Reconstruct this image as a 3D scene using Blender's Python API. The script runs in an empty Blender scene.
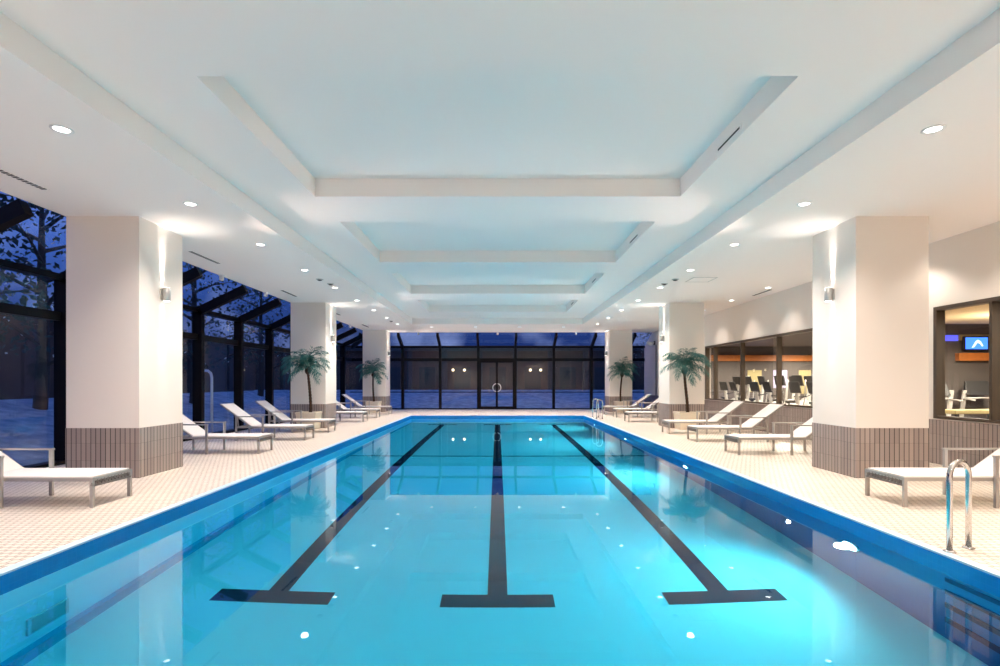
import bpy, math, random
from mathutils import Vector, Matrix
random.seed(7)
PI = math.pi
sc = bpy.context.scene
col = sc.collection

# ------------------------------------------------------------------ materials
def new_mat(name):
    m = bpy.data.materials.new(name); m.use_nodes = True
    nt = m.node_tree; nt.nodes.clear()
    out = nt.nodes.new('ShaderNodeOutputMaterial')
    return m, nt, out

def principled(name, colr, rough=0.5, metal=0.0, spec=0.5, noise=0.0, nscale=8.0, bump=0.0, bscale=40.0):
    m, nt, out = new_mat(name)
    b = nt.nodes.new('ShaderNodeBsdfPrincipled')
    b.inputs['Base Color'].default_value = (*colr, 1)
    b.inputs['Roughness'].default_value = rough
    b.inputs['Metallic'].default_value = metal
    b.inputs['Specular IOR Level'].default_value = spec
    nt.links.new(b.outputs[0], out.inputs[0])
    tc = nt.nodes.new('ShaderNodeTexCoord')
    if noise > 0:
        n = nt.nodes.new('ShaderNodeTexNoise'); n.inputs['Scale'].default_value = nscale
        n.inputs['Detail'].default_value = 4
        nt.links.new(tc.outputs['Object'], n.inputs['Vector'])
        mx = nt.nodes.new('ShaderNodeMix'); mx.data_type = 'RGBA'
        nt.links.new(n.outputs['Fac'], mx.inputs['Factor'])
        mx.inputs['A'].default_value = (*[max(0, c*(1-noise)) for c in colr], 1)
        mx.inputs['B'].default_value = (*[min(1, c*(1+noise)) for c in colr], 1)
        nt.links.new(mx.outputs['Result'], b.inputs['Base Color'])
    if bump > 0:
        n2 = nt.nodes.new('ShaderNodeTexNoise'); n2.inputs['Scale'].default_value = bscale
        nt.links.new(tc.outputs['Object'], n2.inputs['Vector'])
        bp = nt.nodes.new('ShaderNodeBump'); bp.inputs['Strength'].default_value = bump
        bp.inputs['Distance'].default_value = 0.01
        nt.links.new(n2.outputs['Fac'], bp.inputs['Height'])
        nt.links.new(bp.outputs[0], b.inputs['Normal'])
    return m

def emission(name, colr, strength):
    m, nt, out = new_mat(name)
    e = nt.nodes.new('ShaderNodeEmission')
    e.inputs[0].default_value = (*colr, 1); e.inputs[1].default_value = strength
    nt.links.new(e.outputs[0], out.inputs[0])
    return m

def glass_pane(name, tint=(1, 1, 1), ior=1.5, refl=1.0):
    m, nt, out = new_mat(name)
    t = nt.nodes.new('ShaderNodeBsdfTransparent'); t.inputs[0].default_value = (*tint, 1)
    g = nt.nodes.new('ShaderNodeBsdfGlossy'); g.inputs['Roughness'].default_value = 0.0
    g.inputs[0].default_value = (refl, refl, refl, 1)
    f = nt.nodes.new('ShaderNodeFresnel'); f.inputs[0].default_value = ior
    geo = nt.nodes.new('ShaderNodeNewGeometry')
    mx = nt.nodes.new('ShaderNodeMixShader')
    iv = nt.nodes.new('ShaderNodeMath'); iv.operation = 'SUBTRACT'; iv.inputs[0].default_value = 1.0
    nt.links.new(geo.outputs['Backfacing'], iv.inputs[1])
    ml = nt.nodes.new('ShaderNodeMath'); ml.operation = 'MULTIPLY'
    nt.links.new(f.outputs[0], ml.inputs[0]); nt.links.new(iv.outputs[0], ml.inputs[1])
    nt.links.new(ml.outputs[0], mx.inputs[0])
    nt.links.new(t.outputs[0], mx.inputs[1]); nt.links.new(g.outputs[0], mx.inputs[2])
    nt.links.new(mx.outputs[0], out.inputs[0])
    return m

def tiled(name, c1, c2, grout, bw, bh, mortar, offset=0.5, rough=0.35, mode='floor', bump=0.4, spec=0.5, bias=0.0, vline=0.0):
    """brick texture; mode floor -> XY, wallx -> (Y,Z), wally -> (X,Z), auto -> (X+Y, Z)"""
    m, nt, out = new_mat(name)
    b = nt.nodes.new('ShaderNodeBsdfPrincipled'); b.inputs['Roughness'].default_value = rough
    b.inputs['Specular IOR Level'].default_value = spec
    nt.links.new(b.outputs[0], out.inputs[0])
    geo = nt.nodes.new('ShaderNodeNewGeometry')
    sep = nt.nodes.new('ShaderNodeSeparateXYZ'); nt.links.new(geo.outputs['Position'], sep.inputs[0])
    cmb = nt.nodes.new('ShaderNodeCombineXYZ')
    if mode == 'floor':
        nt.links.new(sep.outputs[0], cmb.inputs[0]); nt.links.new(sep.outputs[1], cmb.inputs[1])
    else:
        if mode == 'wallx':
            nt.links.new(sep.outputs[1], cmb.inputs[0])
        elif mode == 'wally':
            nt.links.new(sep.outputs[0], cmb.inputs[0])
        else:
            # pick X on faces looking along Y and Y on faces looking along X
            ns = nt.nodes.new('ShaderNodeSeparateXYZ'); nt.links.new(geo.outputs['True Normal'], ns.inputs[0])
            ab = nt.nodes.new('ShaderNodeMath'); ab.operation = 'ABSOLUTE'; nt.links.new(ns.outputs[0], ab.inputs[0])
            mxx = nt.nodes.new('ShaderNodeMix'); mxx.data_type = 'FLOAT'
            nt.links.new(ab.outputs[0], mxx.inputs['Factor'])
            nt.links.new(sep.outputs[0], mxx.inputs['A']); nt.links.new(sep.outputs[1], mxx.inputs['B'])
            nt.links.new(mxx.outputs['Result'], cmb.inputs[0])
        nt.links.new(sep.outputs[2], cmb.inputs[1])
    br = nt.nodes.new('ShaderNodeTexBrick')
    br.offset = offset; br.squash = 1.0
    br.inputs['Color1'].default_value = (*c1, 1); br.inputs['Color2'].default_value = (*c2, 1)
    br.inputs['Mortar'].default_value = (*grout, 1)
    br.inputs['Scale'].default_value = 1.0
    br.inputs['Mortar Size'].default_value = mortar
    br.inputs['Mortar Smooth'].default_value = 0.1
    br.inputs['Bias'].default_value = bias
    br.inputs['Brick Width'].default_value = bw; br.inputs['Row Height'].default_value = bh
    nt.links.new(cmb.outputs[0], br.inputs['Vector'])
    colout = br.outputs['Color']
    if vline:
        b2 = nt.nodes.new('ShaderNodeTexBrick'); b2.offset = 0.0
        b2.inputs['Color1'].default_value = (1,1,1,1); b2.inputs['Color2'].default_value = (0.86,0.86,0.88,1); b2.inputs['Mortar'].default_value = (0.06,0.05,0.05,1)
        b2.inputs['Scale'].default_value = 1.0; b2.inputs['Mortar Size'].default_value = vline; b2.inputs['Mortar Smooth'].default_value = 0.1
        b2.inputs['Brick Width'].default_value = bw; b2.inputs['Row Height'].default_value = 50.0
        nt.links.new(cmb.outputs[0], b2.inputs['Vector'])
        mm = nt.nodes.new('ShaderNodeMix'); mm.data_type = 'RGBA'; mm.blend_type = 'MULTIPLY'; mm.inputs['Factor'].default_value = 1.0
        nt.links.new(br.outputs['Color'], mm.inputs['A']); nt.links.new(b2.outputs['Color'], mm.inputs['B'])
        colout = mm.outputs['Result']
    nt.links.new(colout, b.inputs['Base Color'])
    if bump > 0:
        bp = nt.nodes.new('ShaderNodeBump'); bp.inputs['Strength'].default_value = bump
        bp.inputs['Distance'].default_value = 0.004; bp.invert = True
        nt.links.new(br.outputs['Fac'], bp.inputs['Height'])
        nt.links.new(bp.outputs[0], b.inputs['Normal'])
    return m

M = {}
M['plaster'] = principled('white_plaster', (0.84, 0.775, 0.71), 0.85, spec=0.2)
M['ceil'] = principled('ceiling_paint', (0.96, 0.90, 0.86), 0.9, spec=0.2)
M['deck'] = tiled('deck_mosaic', (0.81, 0.725, 0.63), (0.74, 0.66, 0.57), (0.30, 0.22, 0.16), 0.08, 0.08, 0.0058, 0.5, 0.40, 'floor', 0.3)
M['dado'] = tiled('dado_tile', (0.40, 0.325, 0.29), (0.34, 0.275, 0.25), (0.10, 0.075, 0.065), 0.0765, 0.2715, 0.0016, 0.0, 0.45, 'auto', 0.5, vline=0.0058)
M['deepblue'] = tiled('deep_blue_tile', (0.004, 0.17, 0.42), (0.004, 0.15, 0.39), (0.01, 0.19, 0.44), 0.05, 0.05, 0.002, 0.0, 0.4, 'auto', 0.0)
M['slotblue'] = principled('step_shade_blue', (0.003, 0.035, 0.11), 0.6)
M['coping'] = principled('pale_blue_coping', (0.55, 0.74, 0.86), 0.35)
M['band'] = tiled('blue_band_tile', (0.002, 0.25, 0.66), (0.002, 0.23, 0.62), (0.01, 0.27, 0.66), 0.05, 0.05, 0.002, 0.0, 0.25, 'auto', 0.0)
M['pool'] = principled('pool_tile', (0.48, 0.86, 0.93), 0.5, spec=0.3, noise=0.03, nscale=0.8)
M['navy'] = principled('lane_tile', (0.006, 0.012, 0.035), 0.5, spec=0.2)
M['stripe'] = principled('stripe_tile', (0.01, 0.48, 0.66), 0.5)
M['steel'] = principled('polished_steel', (0.58, 0.57, 0.56), 0.14, 1.0)
M['alu'] = principled('brushed_aluminium', (0.47, 0.445, 0.42), 0.35, 0.8)
M['lacing'] = principled('grey_lacing', (0.20, 0.18, 0.17), 0.6)
M['sling'] = principled('white_sling', (0.76, 0.725, 0.69), 0.7, noise=0.03, nscale=60, bump=0.2, bscale=300)
M['blackmetal'] = principled('black_bronze_frame', (0.006, 0.004, 0.004), 0.5, 0.0, 0.15)
M['brownmetal'] = principled('bronze_window_frame', (0.10, 0.075, 0.055), 0.4, 0.3)
M['glass'] = glass_pane('window_glass', (0.93, 0.95, 0.98), 1.5)
M['gymglass'] = glass_pane('gym_glass', (0.95, 0.96, 0.96), 1.35)
M['trunk'] = principled('palm_trunk', (0.06, 0.03, 0.015), 0.9, noise=0.4, nscale=25, bump=0.8, bscale=60)
M['frond'] = principled('palm_frond', (0.022, 0.13, 0.115), 0.5, noise=0.5, nscale=6)
M['planter'] = principled('cream_planter', (0.74, 0.64, 0.50), 0.6, noise=0.06, nscale=20)
M['soil'] = principled('soil', (0.05, 0.035, 0.025), 1.0, noise=0.4, nscale=30)
M['grille'] = principled('dark_grille', (0.02, 0.02, 0.02), 0.6)
M['whitepl'] = principled('white_enamel', (0.85, 0.85, 0.84), 0.35)
M['greymetal'] = principled('grey_metal', (0.50, 0.49, 0.47), 0.35, 0.5)
M['lampglow'] = emission('lamp_glow', (1.0, 0.93, 0.86), 7)
M['poolglow'] = emission('pool_lamp_glow', (0.92, 0.97, 1.0), 9)
M['tealgrille'] = principled('teal_grille', (0.30, 0.66, 0.70), 0.5)
# gym
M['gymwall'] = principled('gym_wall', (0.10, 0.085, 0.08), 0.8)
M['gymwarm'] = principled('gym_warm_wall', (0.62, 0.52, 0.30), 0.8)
M['gympale'] = principled('gym_pale_patch', (0.42, 0.40, 0.62), 0.8)
M['gymwarm'] = principled('gym_warm_yellow', (0.40, 0.34, 0.17), 0.8)
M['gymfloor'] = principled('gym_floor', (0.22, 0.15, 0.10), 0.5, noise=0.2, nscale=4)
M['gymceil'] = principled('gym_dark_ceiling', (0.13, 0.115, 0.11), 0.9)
M['gymceillit'] = principled('gym_lit_ceiling', (0.80, 0.66, 0.42), 0.9, noise=0.05, nscale=3)  # warm light on the near gym ceiling is put into this colour
M['wood'] = principled('orange_wood', (0.50, 0.17, 0.04), 0.45, noise=0.25, nscale=9)
M['machine_white'] = principled('machine_white', (0.52, 0.51, 0.49), 0.35)
M['machine_black'] = principled('machine_black', (0.02, 0.02, 0.022), 0.45)
M['screen'] = emission('blue_screen', (0.05, 0.18, 1.0), 2.2)
M['screenwhite'] = emission('screen_figure', (0.45, 0.6, 1.0), 2.6)
M['panelblue'] = emission('blue_ceiling_light', (0.12, 0.12, 0.9), 1.2)
M['exit'] = emission('green_exit_glow', (0.35, 0.9, 0.7), 2.0)
# outside
M['snow'] = principled('pale_ground', (0.24, 0.29, 0.33), 0.9, noise=0.7, nscale=2.5)
M['bankm'] = principled('pale_bank', (0.27, 0.33, 0.38), 0.9, noise=0.8, nscale=2.5)
M['brownwall'] = principled('brown_render', (0.085, 0.055, 0.045), 0.85, noise=0.35, nscale=1.0)
M['darkstone'] = principled('dark_stone', (0.05, 0.05, 0.055), 0.85, noise=0.4, nscale=2.0)
M['leaf'] = principled('dark_leaf', (0.02, 0.045, 0.04), 0.7, noise=0.6, nscale=3)
M['bark'] = principled('bark', (0.05, 0.04, 0.035), 0.95, noise=0.4, nscale=8)
M['warmglobe'] = emission('warm_globe', (1.0, 0.78, 0.45), 4)
M['frost'] = principled('frosted_leaf', (0.55, 0.62, 0.72), 0.8)

# water: true refraction + reflection, closed body with blue-green absorption
def make_water():
    m, nt, out = new_mat('pool_water')
    g = nt.nodes.new('ShaderNodeBsdfGlass'); g.inputs['Roughness'].default_value = 0.0
    g.inputs['IOR'].default_value = 1.333; g.inputs[0].default_value = (1, 1, 1, 1)
    nt.links.new(g.outputs[0], out.inputs['Surface'])
    v = nt.nodes.new('ShaderNodeVolumeAbsorption')
    v.inputs['Color'].default_value = (0.0, 0.86, 0.96, 1); v.inputs['Density'].default_value = 0.62
    nt.links.new(v.outputs[0], out.inputs['Volume'])
    tc = nt.nodes.new('ShaderNodeTexCoord')
    n = nt.nodes.new('ShaderNodeTexNoise'); n.inputs['Scale'].default_value = 0.7; n.inputs['Detail'].default_value = 1.5
    nt.links.new(tc.outputs['Object'], n.inputs['Vector'])
    bp = nt.nodes.new('ShaderNodeBump'); bp.inputs['Strength'].default_value = 0.07; bp.inputs['Distance'].default_value = 0.004
    nt.links.new(n.outputs['Fac'], bp.inputs['Height']); nt.links.new(bp.outputs[0], g.inputs['Normal'])
    return m
M['water'] = make_water()

# ------------------------------------------------------------------ mesh builder
class MB:
    def __init__(s): s.v = []; s.f = []
    def add(s, vs, fs):
        o = len(s.v); s.v += [tuple(v) for v in vs]; s.f += [tuple(i+o for i in f) for f in fs]; return s
    def box(s, x0, x1, y0, y1, z0, z1):
        x0, x1 = min(x0, x1), max(x0, x1); y0, y1 = min(y0, y1), max(y0, y1); z0, z1 = min(z0, z1), max(z0, z1)
        vs = [(x0,y0,z0),(x1,y0,z0),(x1,y1,z0),(x0,y1,z0),(x0,y0,z1),(x1,y0,z1),(x1,y1,z1),(x0,y1,z1)]
        return s.add(vs, [(0,3,2,1),(4,5,6,7),(0,1,5,4),(1,2,6,5),(2,3,7,6),(3,0,4,7)])
    def hexa(s, bot, top):
        return s.add(list(bot)+list(top), [(0,3,2,1),(4,5,6,7),(0,1,5,4),(1,2,6,5),(2,3,7,6),(3,0,4,7)])
    def bar(s, p, q, w, h, up=(0,0,1)):
        p, q = Vector(p), Vector(q); d = (q-p).normalized(); u = Vector(up)
        if abs(d.dot(u)) > 0.98: u = Vector((0,1,0))
        a = d.cross(u).normalized(); b = a.cross(d).normalized()
        vs = [p-a*w/2-b*h/2, p+a*w/2-b*h/2, p+a*w/2+b*h/2, p-a*w/2+b*h/2]
        vs += [v+(q-p) for v in vs]
        return s.add(vs, [(0,1,2,3),(7,6,5,4),(0,4,5,1),(1,5,6,2),(2,6,7,3),(3,7,4,0)])
    def tube(s, pts, r, n=10, caps=True):
        pts = [Vector(p) for p in pts]
        rs = r if isinstance(r, (list, tuple)) else [r]*len(pts)
        rings = []; a = None
        for i, p in enumerate(pts):
            if i == 0: d = pts[1]-p
            elif i == len(pts)-1: d = p-pts[i-1]
            else: d = (pts[i+1]-p).normalized() + (p-pts[i-1]).normalized()
            d.normalize()
            if a is None:
                u = Vector((0,0,1)) if abs(d.z) < 0.9 else Vector((0,1,0))
                a = d.cross(u).normalized()
            else:
                a = (a - d*a.dot(d)).normalized()
            b = d.cross(a)
            rings.append([p + (a*math.cos(2*PI*k/n) + b*math.sin(2*PI*k/n))*rs[i] for k in range(n)])
        vs = [v for r_ in rings for v in r_]; fs = []
        for i in range(len(pts)-1):
            for k in range(n):
                k2 = (k+1) % n
                fs.append((i*n+k, i*n+k2, (i+1)*n+k2, (i+1)*n+k))
        if caps:
            fs.append(tuple(reversed(range(n)))); fs.append(tuple((len(pts)-1)*n+k for k in range(n)))
        return s.add(vs, fs)
    def lathe(s, prof, c=(0,0,0), n=24, axis='z'):
        vs = []; fs = []
        for (r, z) in prof:
            for k in range(n):
                a = 2*PI*k/n
                if axis == 'z': vs.append((c[0]+r*math.cos(a), c[1]+r*math.sin(a), c[2]+z))
                else: vs.append((c[0]+z, c[1]+r*math.cos(a), c[2]+r*math.sin(a)))
        for i in range(len(prof)-1):
            for k in range(n):
                k2 = (k+1) % n
                fs.append((i*n+k, i*n+k2, (i+1)*n+k2, (i+1)*n+k))
        fs.append(tuple(reversed(range(n)))); fs.append(tuple((len(prof)-1)*n+k for k in range(n)))
        return s.add(vs, fs)
    def prism(s, poly, p0, ax, ay, az, depth):
        """poly in (ax, ay) plane from p0, extruded by depth along az"""
        p0, ax, ay, az = Vector(p0), Vector(ax), Vector(ay), Vector(az)
        n = len(poly)
        vs = [p0+ax*x+ay*y for x, y in poly] + [p0+ax*x+ay*y+az*depth for x, y in poly]
        fs = [tuple(reversed(range(n))), tuple(range(n, 2*n))] + [(i, (i+1)%n, n+(i+1)%n, n+i) for i in range(n)]
        return s.add(vs, fs)
    def build(s, name, mat, parent=None, smooth=False, bevel=0.0, fix=True):
        me = bpy.data.meshes.new(name); me.from_pydata(s.v, [], s.f)
        if fix:
            import bmesh
            bm = bmesh.new(); bm.from_mesh(me); bmesh.ops.recalc_face_normals(bm, faces=bm.faces); bm.to_mesh(me); bm.free()
        me.materials.append(M[mat] if isinstance(mat, str) else mat)
        if smooth:
            for p in me.polygons: p.use_smooth = True
        me.update()
        o = bpy.data.objects.new(name, me); col.objects.link(o)
        if parent: o.parent = parent
        if bevel > 0:
            b = o.modifiers.new('Bevel', 'BEVEL'); b.width = bevel; b.segments = 2; b.limit_method = 'ANGLE'
        return o

def empty(name, loc=(0,0,0), rz=0.0):
    o = bpy.data.objects.new(name, None); col.objects.link(o)
    o.location = loc; o.rotation_euler = (0,0,rz); o.empty_display_size = 0.1
    return o
def tag(o, label=None, cat=None, group=None, kind=None):
    if label: o['label'] = label
    if cat: o['category'] = cat
    if group: o['group'] = group
    if kind: o['kind'] = kind
    return o
def struct(o, label=None, cat=None):
    return tag(o, label, cat, None, 'structure')
def copy_tree(o, parent=None):
    c = o.copy(); col.objects.link(c)
    if parent: c.parent = parent
    for ch in [x for x in bpy.data.objects if x.parent == o]: copy_tree(ch, c)
    return c

ORD = ['nearest', 'second', 'third', 'fourth', 'fifth', 'sixth', 'seventh', 'eighth', 'ninth', 'tenth', 'eleventh']
def from_cam(i, side=''):
    return ('nearest' if i == 0 else ORD[i]) 

# ------------------------------------------------------------------ dimensions
PX = 3.87; PY0, PY1 = 1.3, 22.95; WZ = -0.155; FZ = WZ-1.5
XL, XR = -8.10, 8.08; YB, YF = -4.0, 28.2
CS, CR, CC = 4.09, 4.355, 4.63      # soffit, raised ceiling, coffer
EX, EY, EAVE = -6.75, 26.75, 3.42
XB = 3.83

# floor (deck)
mb = MB()
mb.box(XL, -PX-0.1, YB, YF, -0.12, 0); mb.box(PX+0.1, XR, YB, YF, -0.12, 0)
mb.box(-PX-0.1, PX+0.1, YB, PY0-0.1, -0.12, 0); mb.box(-PX-0.1, PX+0.1, PY1+0.1, YF, -0.12, 0)
struct(mb.build('floor', 'deck'), 'cream mosaic tiled pool deck', 'floor')
# coping
mb = MB(); c0, c1 = -0.11, 0.004
mb.box(-PX-0.1, -PX, PY0-0.1, PY1+0.1, c0, c1); mb.box(PX, PX+0.1, PY0-0.1, PY1+0.1, c0, c1)
mb.box(-PX, PX, PY0-0.1, PY0, c0, c1); mb.box(-PX, PX, PY1, PY1+0.1, c0, c1)
cop = struct(mb.build('trim_1', 'coping'), 'pale blue coping round the pool edge', 'coping')
for x in (-3.35, -1.1, 1.1, 3.35):
    MB().box(x-0.14, x+0.14, PY1+0.02, PY1+0.085, c1-0.002, c1+0.004).build('lane_marker', 'navy', cop)

# ---- pool shell
def wall_with_niches(mb, xface, sgn, y0, y1, z0, z1, niches, depth=0.14):
    """wall plane at xface, room side faces -sgn; niches = list of (ya,yb,za,zb)"""
    ys = sorted({y0, y1, *[n[0] for n in niches], *[n[1] for n in niches]})
    zs = sorted({z0, z1, *[n[2] for n in niches], *[n[3] for n in niches]})
    def inside(y, z): return any(n[0] < y < n[1] and n[2] < z < n[3] for n in niches)
    for i in range(len(ys)-1):
        for j in range(len(zs)-1):
            if inside((ys[i]+ys[i+1])/2, (zs[j]+zs[j+1])/2): continue
            mb.box(xface, xface+sgn*depth, ys[i], ys[i+1], zs[j], zs[j+1])
    for n in niches:
        mb.box(xface+sgn*depth, xface+sgn*(depth+0.03), n[0], n[1], n[2], n[3])
def steps(y0): return [(y0, y0+0.62, WZ-d-0.11, WZ-d) for d in (0.10, 0.42, 0.74, 1.06)]
BZ = WZ-0.012                    # bottom of the blue band
niches = []
mb = MB(); wall_with_niches(mb, PX, 1, PY0, PY1, FZ-0.1, BZ, niches)
pwr = struct(mb.build('wall_pool_right', 'deepblue'), 'right underwater wall of the pool with recessed steps and lamps', 'pool wall')
for n in steps(3.80)+steps(20.8):  # flat dark plates; shade of the step recesses is in their colour
    MB().box(PX-0.012, PX, n[0], n[1], n[2], n[3]).build('step_slot', 'slotblue', pwr, bevel=0.004)
mb = MB().box(-PX-0.15, -PX, PY0, PY1, FZ-0.1, BZ)
pwl = struct(mb.build('wall_pool_left', 'pool'), 'left underwater wall of the pool', 'pool wall')
MB().box(-PX-0.01, -PX+0.004, PY0, PY1, FZ, WZ-1.39).build('stripe', 'stripe', pwl)
struct(MB().box(-PX-0.15, PX+0.15, PY1, PY1+0.15, FZ-0.1, BZ).build('wall_pool_far', 'pool'), 'far underwater wall of the pool', 'pool wall')
struct(MB().box(-PX-0.15, PX+0.15, PY0-0.15, PY0, FZ-0.1, BZ).build('wall_pool_near', 'pool'), 'near underwater wall of the pool', 'pool wall')
mb = MB()
mb.box(-PX-0.1, -PX, PY0-0.1, PY1+0.1, BZ, c0); mb.box(PX, PX+0.1, PY0-0.1, PY1+0.1, BZ, c0)
mb.box(-PX, PX, PY0-0.1, PY0, BZ, c0); mb.box(-PX, PX, PY1, PY1+0.1, BZ, c0)
# thin facing so the blue reaches up to the coping nose
mb.box(-PX, -PX+0.006, PY0, PY1, BZ, -0.012); mb.box(PX-0.006, PX, PY0, PY1, BZ, -0.012)
mb.box(-PX, PX, PY1-0.006, PY1, BZ, -0.012); mb.box(-PX, PX, PY0, PY0+0.006, BZ, -0.012)
struct(mb.build('trim_2', 'band'), 'bright blue tile band round the waterline', 'tile band')
pf = struct(MB().box(-PX-0.15, PX+0.15, PY0-0.15, PY1+0.15, FZ-0.15, FZ).build('floor_pool', 'pool'), 'pale blue pool floor with dark lane lines', 'pool floor')
for x in (-2.315, 0, 2.335):
    mb = MB(); a, b = FZ+0.0005, FZ+0.004; w = 0.105; T = 0.585 if x == 0 else 0.60
    y1, y2 = 5.17, 5.42; f1, f2 = 21.40, 21.66
    mb.add([(x-T,y1,b),(x+T,y1,b),(x+T,y2,b),(x+w,y2,b),(x+w,f1,b),(x+T,f1,b),(x+T,f2,b),(x-T,f2,b),(x-T,f1,b),(x-w,f1,b),(x-w,y2,b),(x-T,y2,b)],
           [tuple(range(12))])
    mb.build('lane_line', 'navy', pf)
MB().box(-PX, PX, 13.04, 13.14, FZ+0.0005, FZ+0.0045).build('cross_line', 'navy', pf)
MB().box(-PX, -PX+0.12, PY0, PY1, FZ+0.0005, FZ+0.005).build('edge_stripe', 'stripe', pf)
# water body: sides run into the pool walls
w = MB().box(-PX-0.003, PX+0.003, PY0-0.003, PY1+0.003, FZ-0.003, WZ).build('pool_water', 'water')
tag(w, 'clear still turquoise water filling the long pool', 'water', kind='stuff')

# pool lamps in the right wall
def pool_lamp(y, label):
    r = empty('pool_lamp', (PX, y, WZ-0.50)); tag(r, label, 'pool light', 'underwater lamps in the right pool wall')
    MB().lathe([(0.15, 0.02), (0.15, -0.014), (0.125, -0.028), (0.125, -0.008)], n=28, axis='x').build('lamp_ring', 'steel', r, True)
    MB().lathe([(0.122, -0.005), (0.122, -0.018), (0.08, -0.030), (0.0, -0.034)], n=28, axis='x').build('lens', 'poolglow', r, True)
    return r
for i, y in enumerate((5.6, 10.5, 15.4, 20.3)):
    pool_lamp(y, 'round bright underwater lamp in the right pool wall, %s' % ['nearest the camera', 'second from the camera', 'third from the camera', 'farthest from the camera'][i])
    ld = bpy.data.lights.new('pool_spot', 'SPOT'); ld.energy = 320 if i < 2 else 520; ld.color = (1.0, 0.96, 0.92)
    ld.spot_size = math.radians(150); ld.spot_blend = 1.0; ld.shadow_soft_size = 0.08
    lo = bpy.data.objects.new('pool_spot', ld); col.objects.link(lo); lo.location = (PX-0.10, y, WZ-0.50)
    lo.rotation_euler = Vector((-1, 0, -0.10)).to_track_quat('-Z', 'Y').to_euler()

# outlet grille in left pool wall
r = empty('outlet_grille', (-PX, 4.40, WZ-1.19)); tag(r, 'square slatted outlet grille in the left underwater wall', 'grille')
mb = MB()
for a in ((-0.2,-0.17,0,0.32),(0.17,0.2,0,0.32),(-0.17,0.17,0,0.03),(-0.17,0.17,0.29,0.32)):
    mb.box(0.0, 0.02, a[0], a[1], a[2], a[3])
mb.build('grille_frame', 'tealgrille', r)
mb = MB()
for k in range(7):
    z = 0.05+k*0.035; mb.hexa([(0.001,-0.17,z),(0.016,-0.17,z-0.008),(0.016,0.17,z-0.008),(0.001,0.17,z)], [(0.001,-0.17,z+0.012),(0.016,-0.17,z+0.004),(0.016,0.17,z+0.004),(0.001,0.17,z+0.012)])
mb.build('slats', 'tealgrille', r)
MB().box(-0.002, 0.001, -0.17, 0.17, 0.03, 0.29).build('backing', 'grille', r)

# ------------------------------------------------------------------ ceiling
coff = [(4.78+4.33*k, 7.88+4.33*k) for k in range(4)]
CW = 2.81; TOP = 4.9
mb = MB()
mb.box(EX, -XB, YB, EY, CS, TOP); mb.box(XB, XR+0.2, YB, EY, CS, TOP)
mb.box(-XB, XB, PY1, EY, CS, TOP)
mb.box(-XB, -CW, YB, PY1, CR, TOP); mb.box(CW, XB, YB, PY1, CR, TOP)
ys = [YB] + [c for p in coff for c in p] + [PY1]
for i in range(0, len(ys), 2): mb.box(-CW, CW, ys[i], ys[i+1], CR, TOP)
for a, b in coff: mb.box(-CW, CW, a, b, CC, TOP)
ceil = struct(mb.build('ceiling', 'ceil'), 'white stepped ceiling with four sunken coffers over the pool', 'ceiling')

# coffer slot vents
for i, (a, b) in enumerate(coff):
    r = empty('slot_vent', (CW, a+1.44, 4.447)); tag(r, 'thin dark slot vent in right side of the %s ceiling coffer' % ['nearest', 'second', 'third', 'farthest'][i], 'vent')
    MB().box(-0.006, 0.002, -0.33, 0.33, -0.035, 0.035).build('vent_frame', 'ceil', r)
    MB().box(-0.009, -0.004, -0.29, 0.29, -0.012, 0.012).build('slot', 'grille', r)

# linear ceiling grilles
def lin_grille(x, y0, y1, label, grp):
    r = empty('linear_grille', (x, (y0+y1)/2, CS)); tag(r, label, 'vent', grp)
    L = (y1-y0)/2
    MB().box(-0.055, 0.055, -L, L, -0.006, 0.0).build('grille_frame', 'ceil', r)
    mb = MB(); n = 17; p = 2*(L-0.02)/n
    for k in range(n):
        yy = -L+0.02+p*(k+0.5); mb.box(-0.038, 0.038, yy-p*0.30, yy+p*0.30, -0.009, -0.005)
    mb.build('slots', 'grille', r)
for i, (a, b) in enumerate([(5.75, 6.9), (10.1, 11.2), (14.4, 15.5), (18.7, 19.8), (23.0, 24.2)]):
    lin_grille(-6.08, a, b, 'dashed linear grille in ceiling along the left glazing, %s from the camera' % ['first', 'second', 'third', 'fourth', 'fifth'][i], 'linear grilles by the left glazing')
lin_grille(7.65, 14.3, 15.35, 'dashed linear grille in the ceiling above the gym window', None)

# small ceiling sensors
for i, (x, y) in enumerate([(-4.48, 12.9), (-4.4, 13.5), (-4.5, 21.7), (4.48, 12.9), (4.4, 13.5)]):
    nm = ['left soffit beside third downlight, nearer of two', 'left soffit beside third downlight, farther of two', 'far end of left soffit', 'right soffit beside ceiling hatch, nearer of two', 'right soffit beside ceiling hatch, farther of two'][i]
    r = empty('ceiling_sensor', (x, y, CS)); tag(r, 'small dark round ceiling fitting in the ' + nm, 'sensor')
    MB().lathe([(0.09, 0), (0.09, -0.012), (0.06, -0.02)], n=18).build('rim', 'greymetal', r, False)
    MB().lathe([(0.055, -0.012), (0.055, -0.03), (0.03, -0.04)], n=18).build('lens', 'grille', r, False)
h = empty('access_hatch', (5.15, 12.95, CS)); tag(h, 'flush square white access hatch in the right soffit', 'hatch')
mb = MB()
for a in ((-0.3,0.3,-0.3,-0.28),(-0.3,0.3,0.28,0.3),(-0.3,-0.28,-0.28,0.28),(0.28,0.3,-0.28,0.28)): mb.box(a[0],a[1],a[2],a[3],-0.006,0)
mb.build('hatch_frame', 'greymetal', h); MB().box(-0.275,0.275,-0.275,0.275,-0.004,0).build('panel', 'ceil', h)

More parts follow.
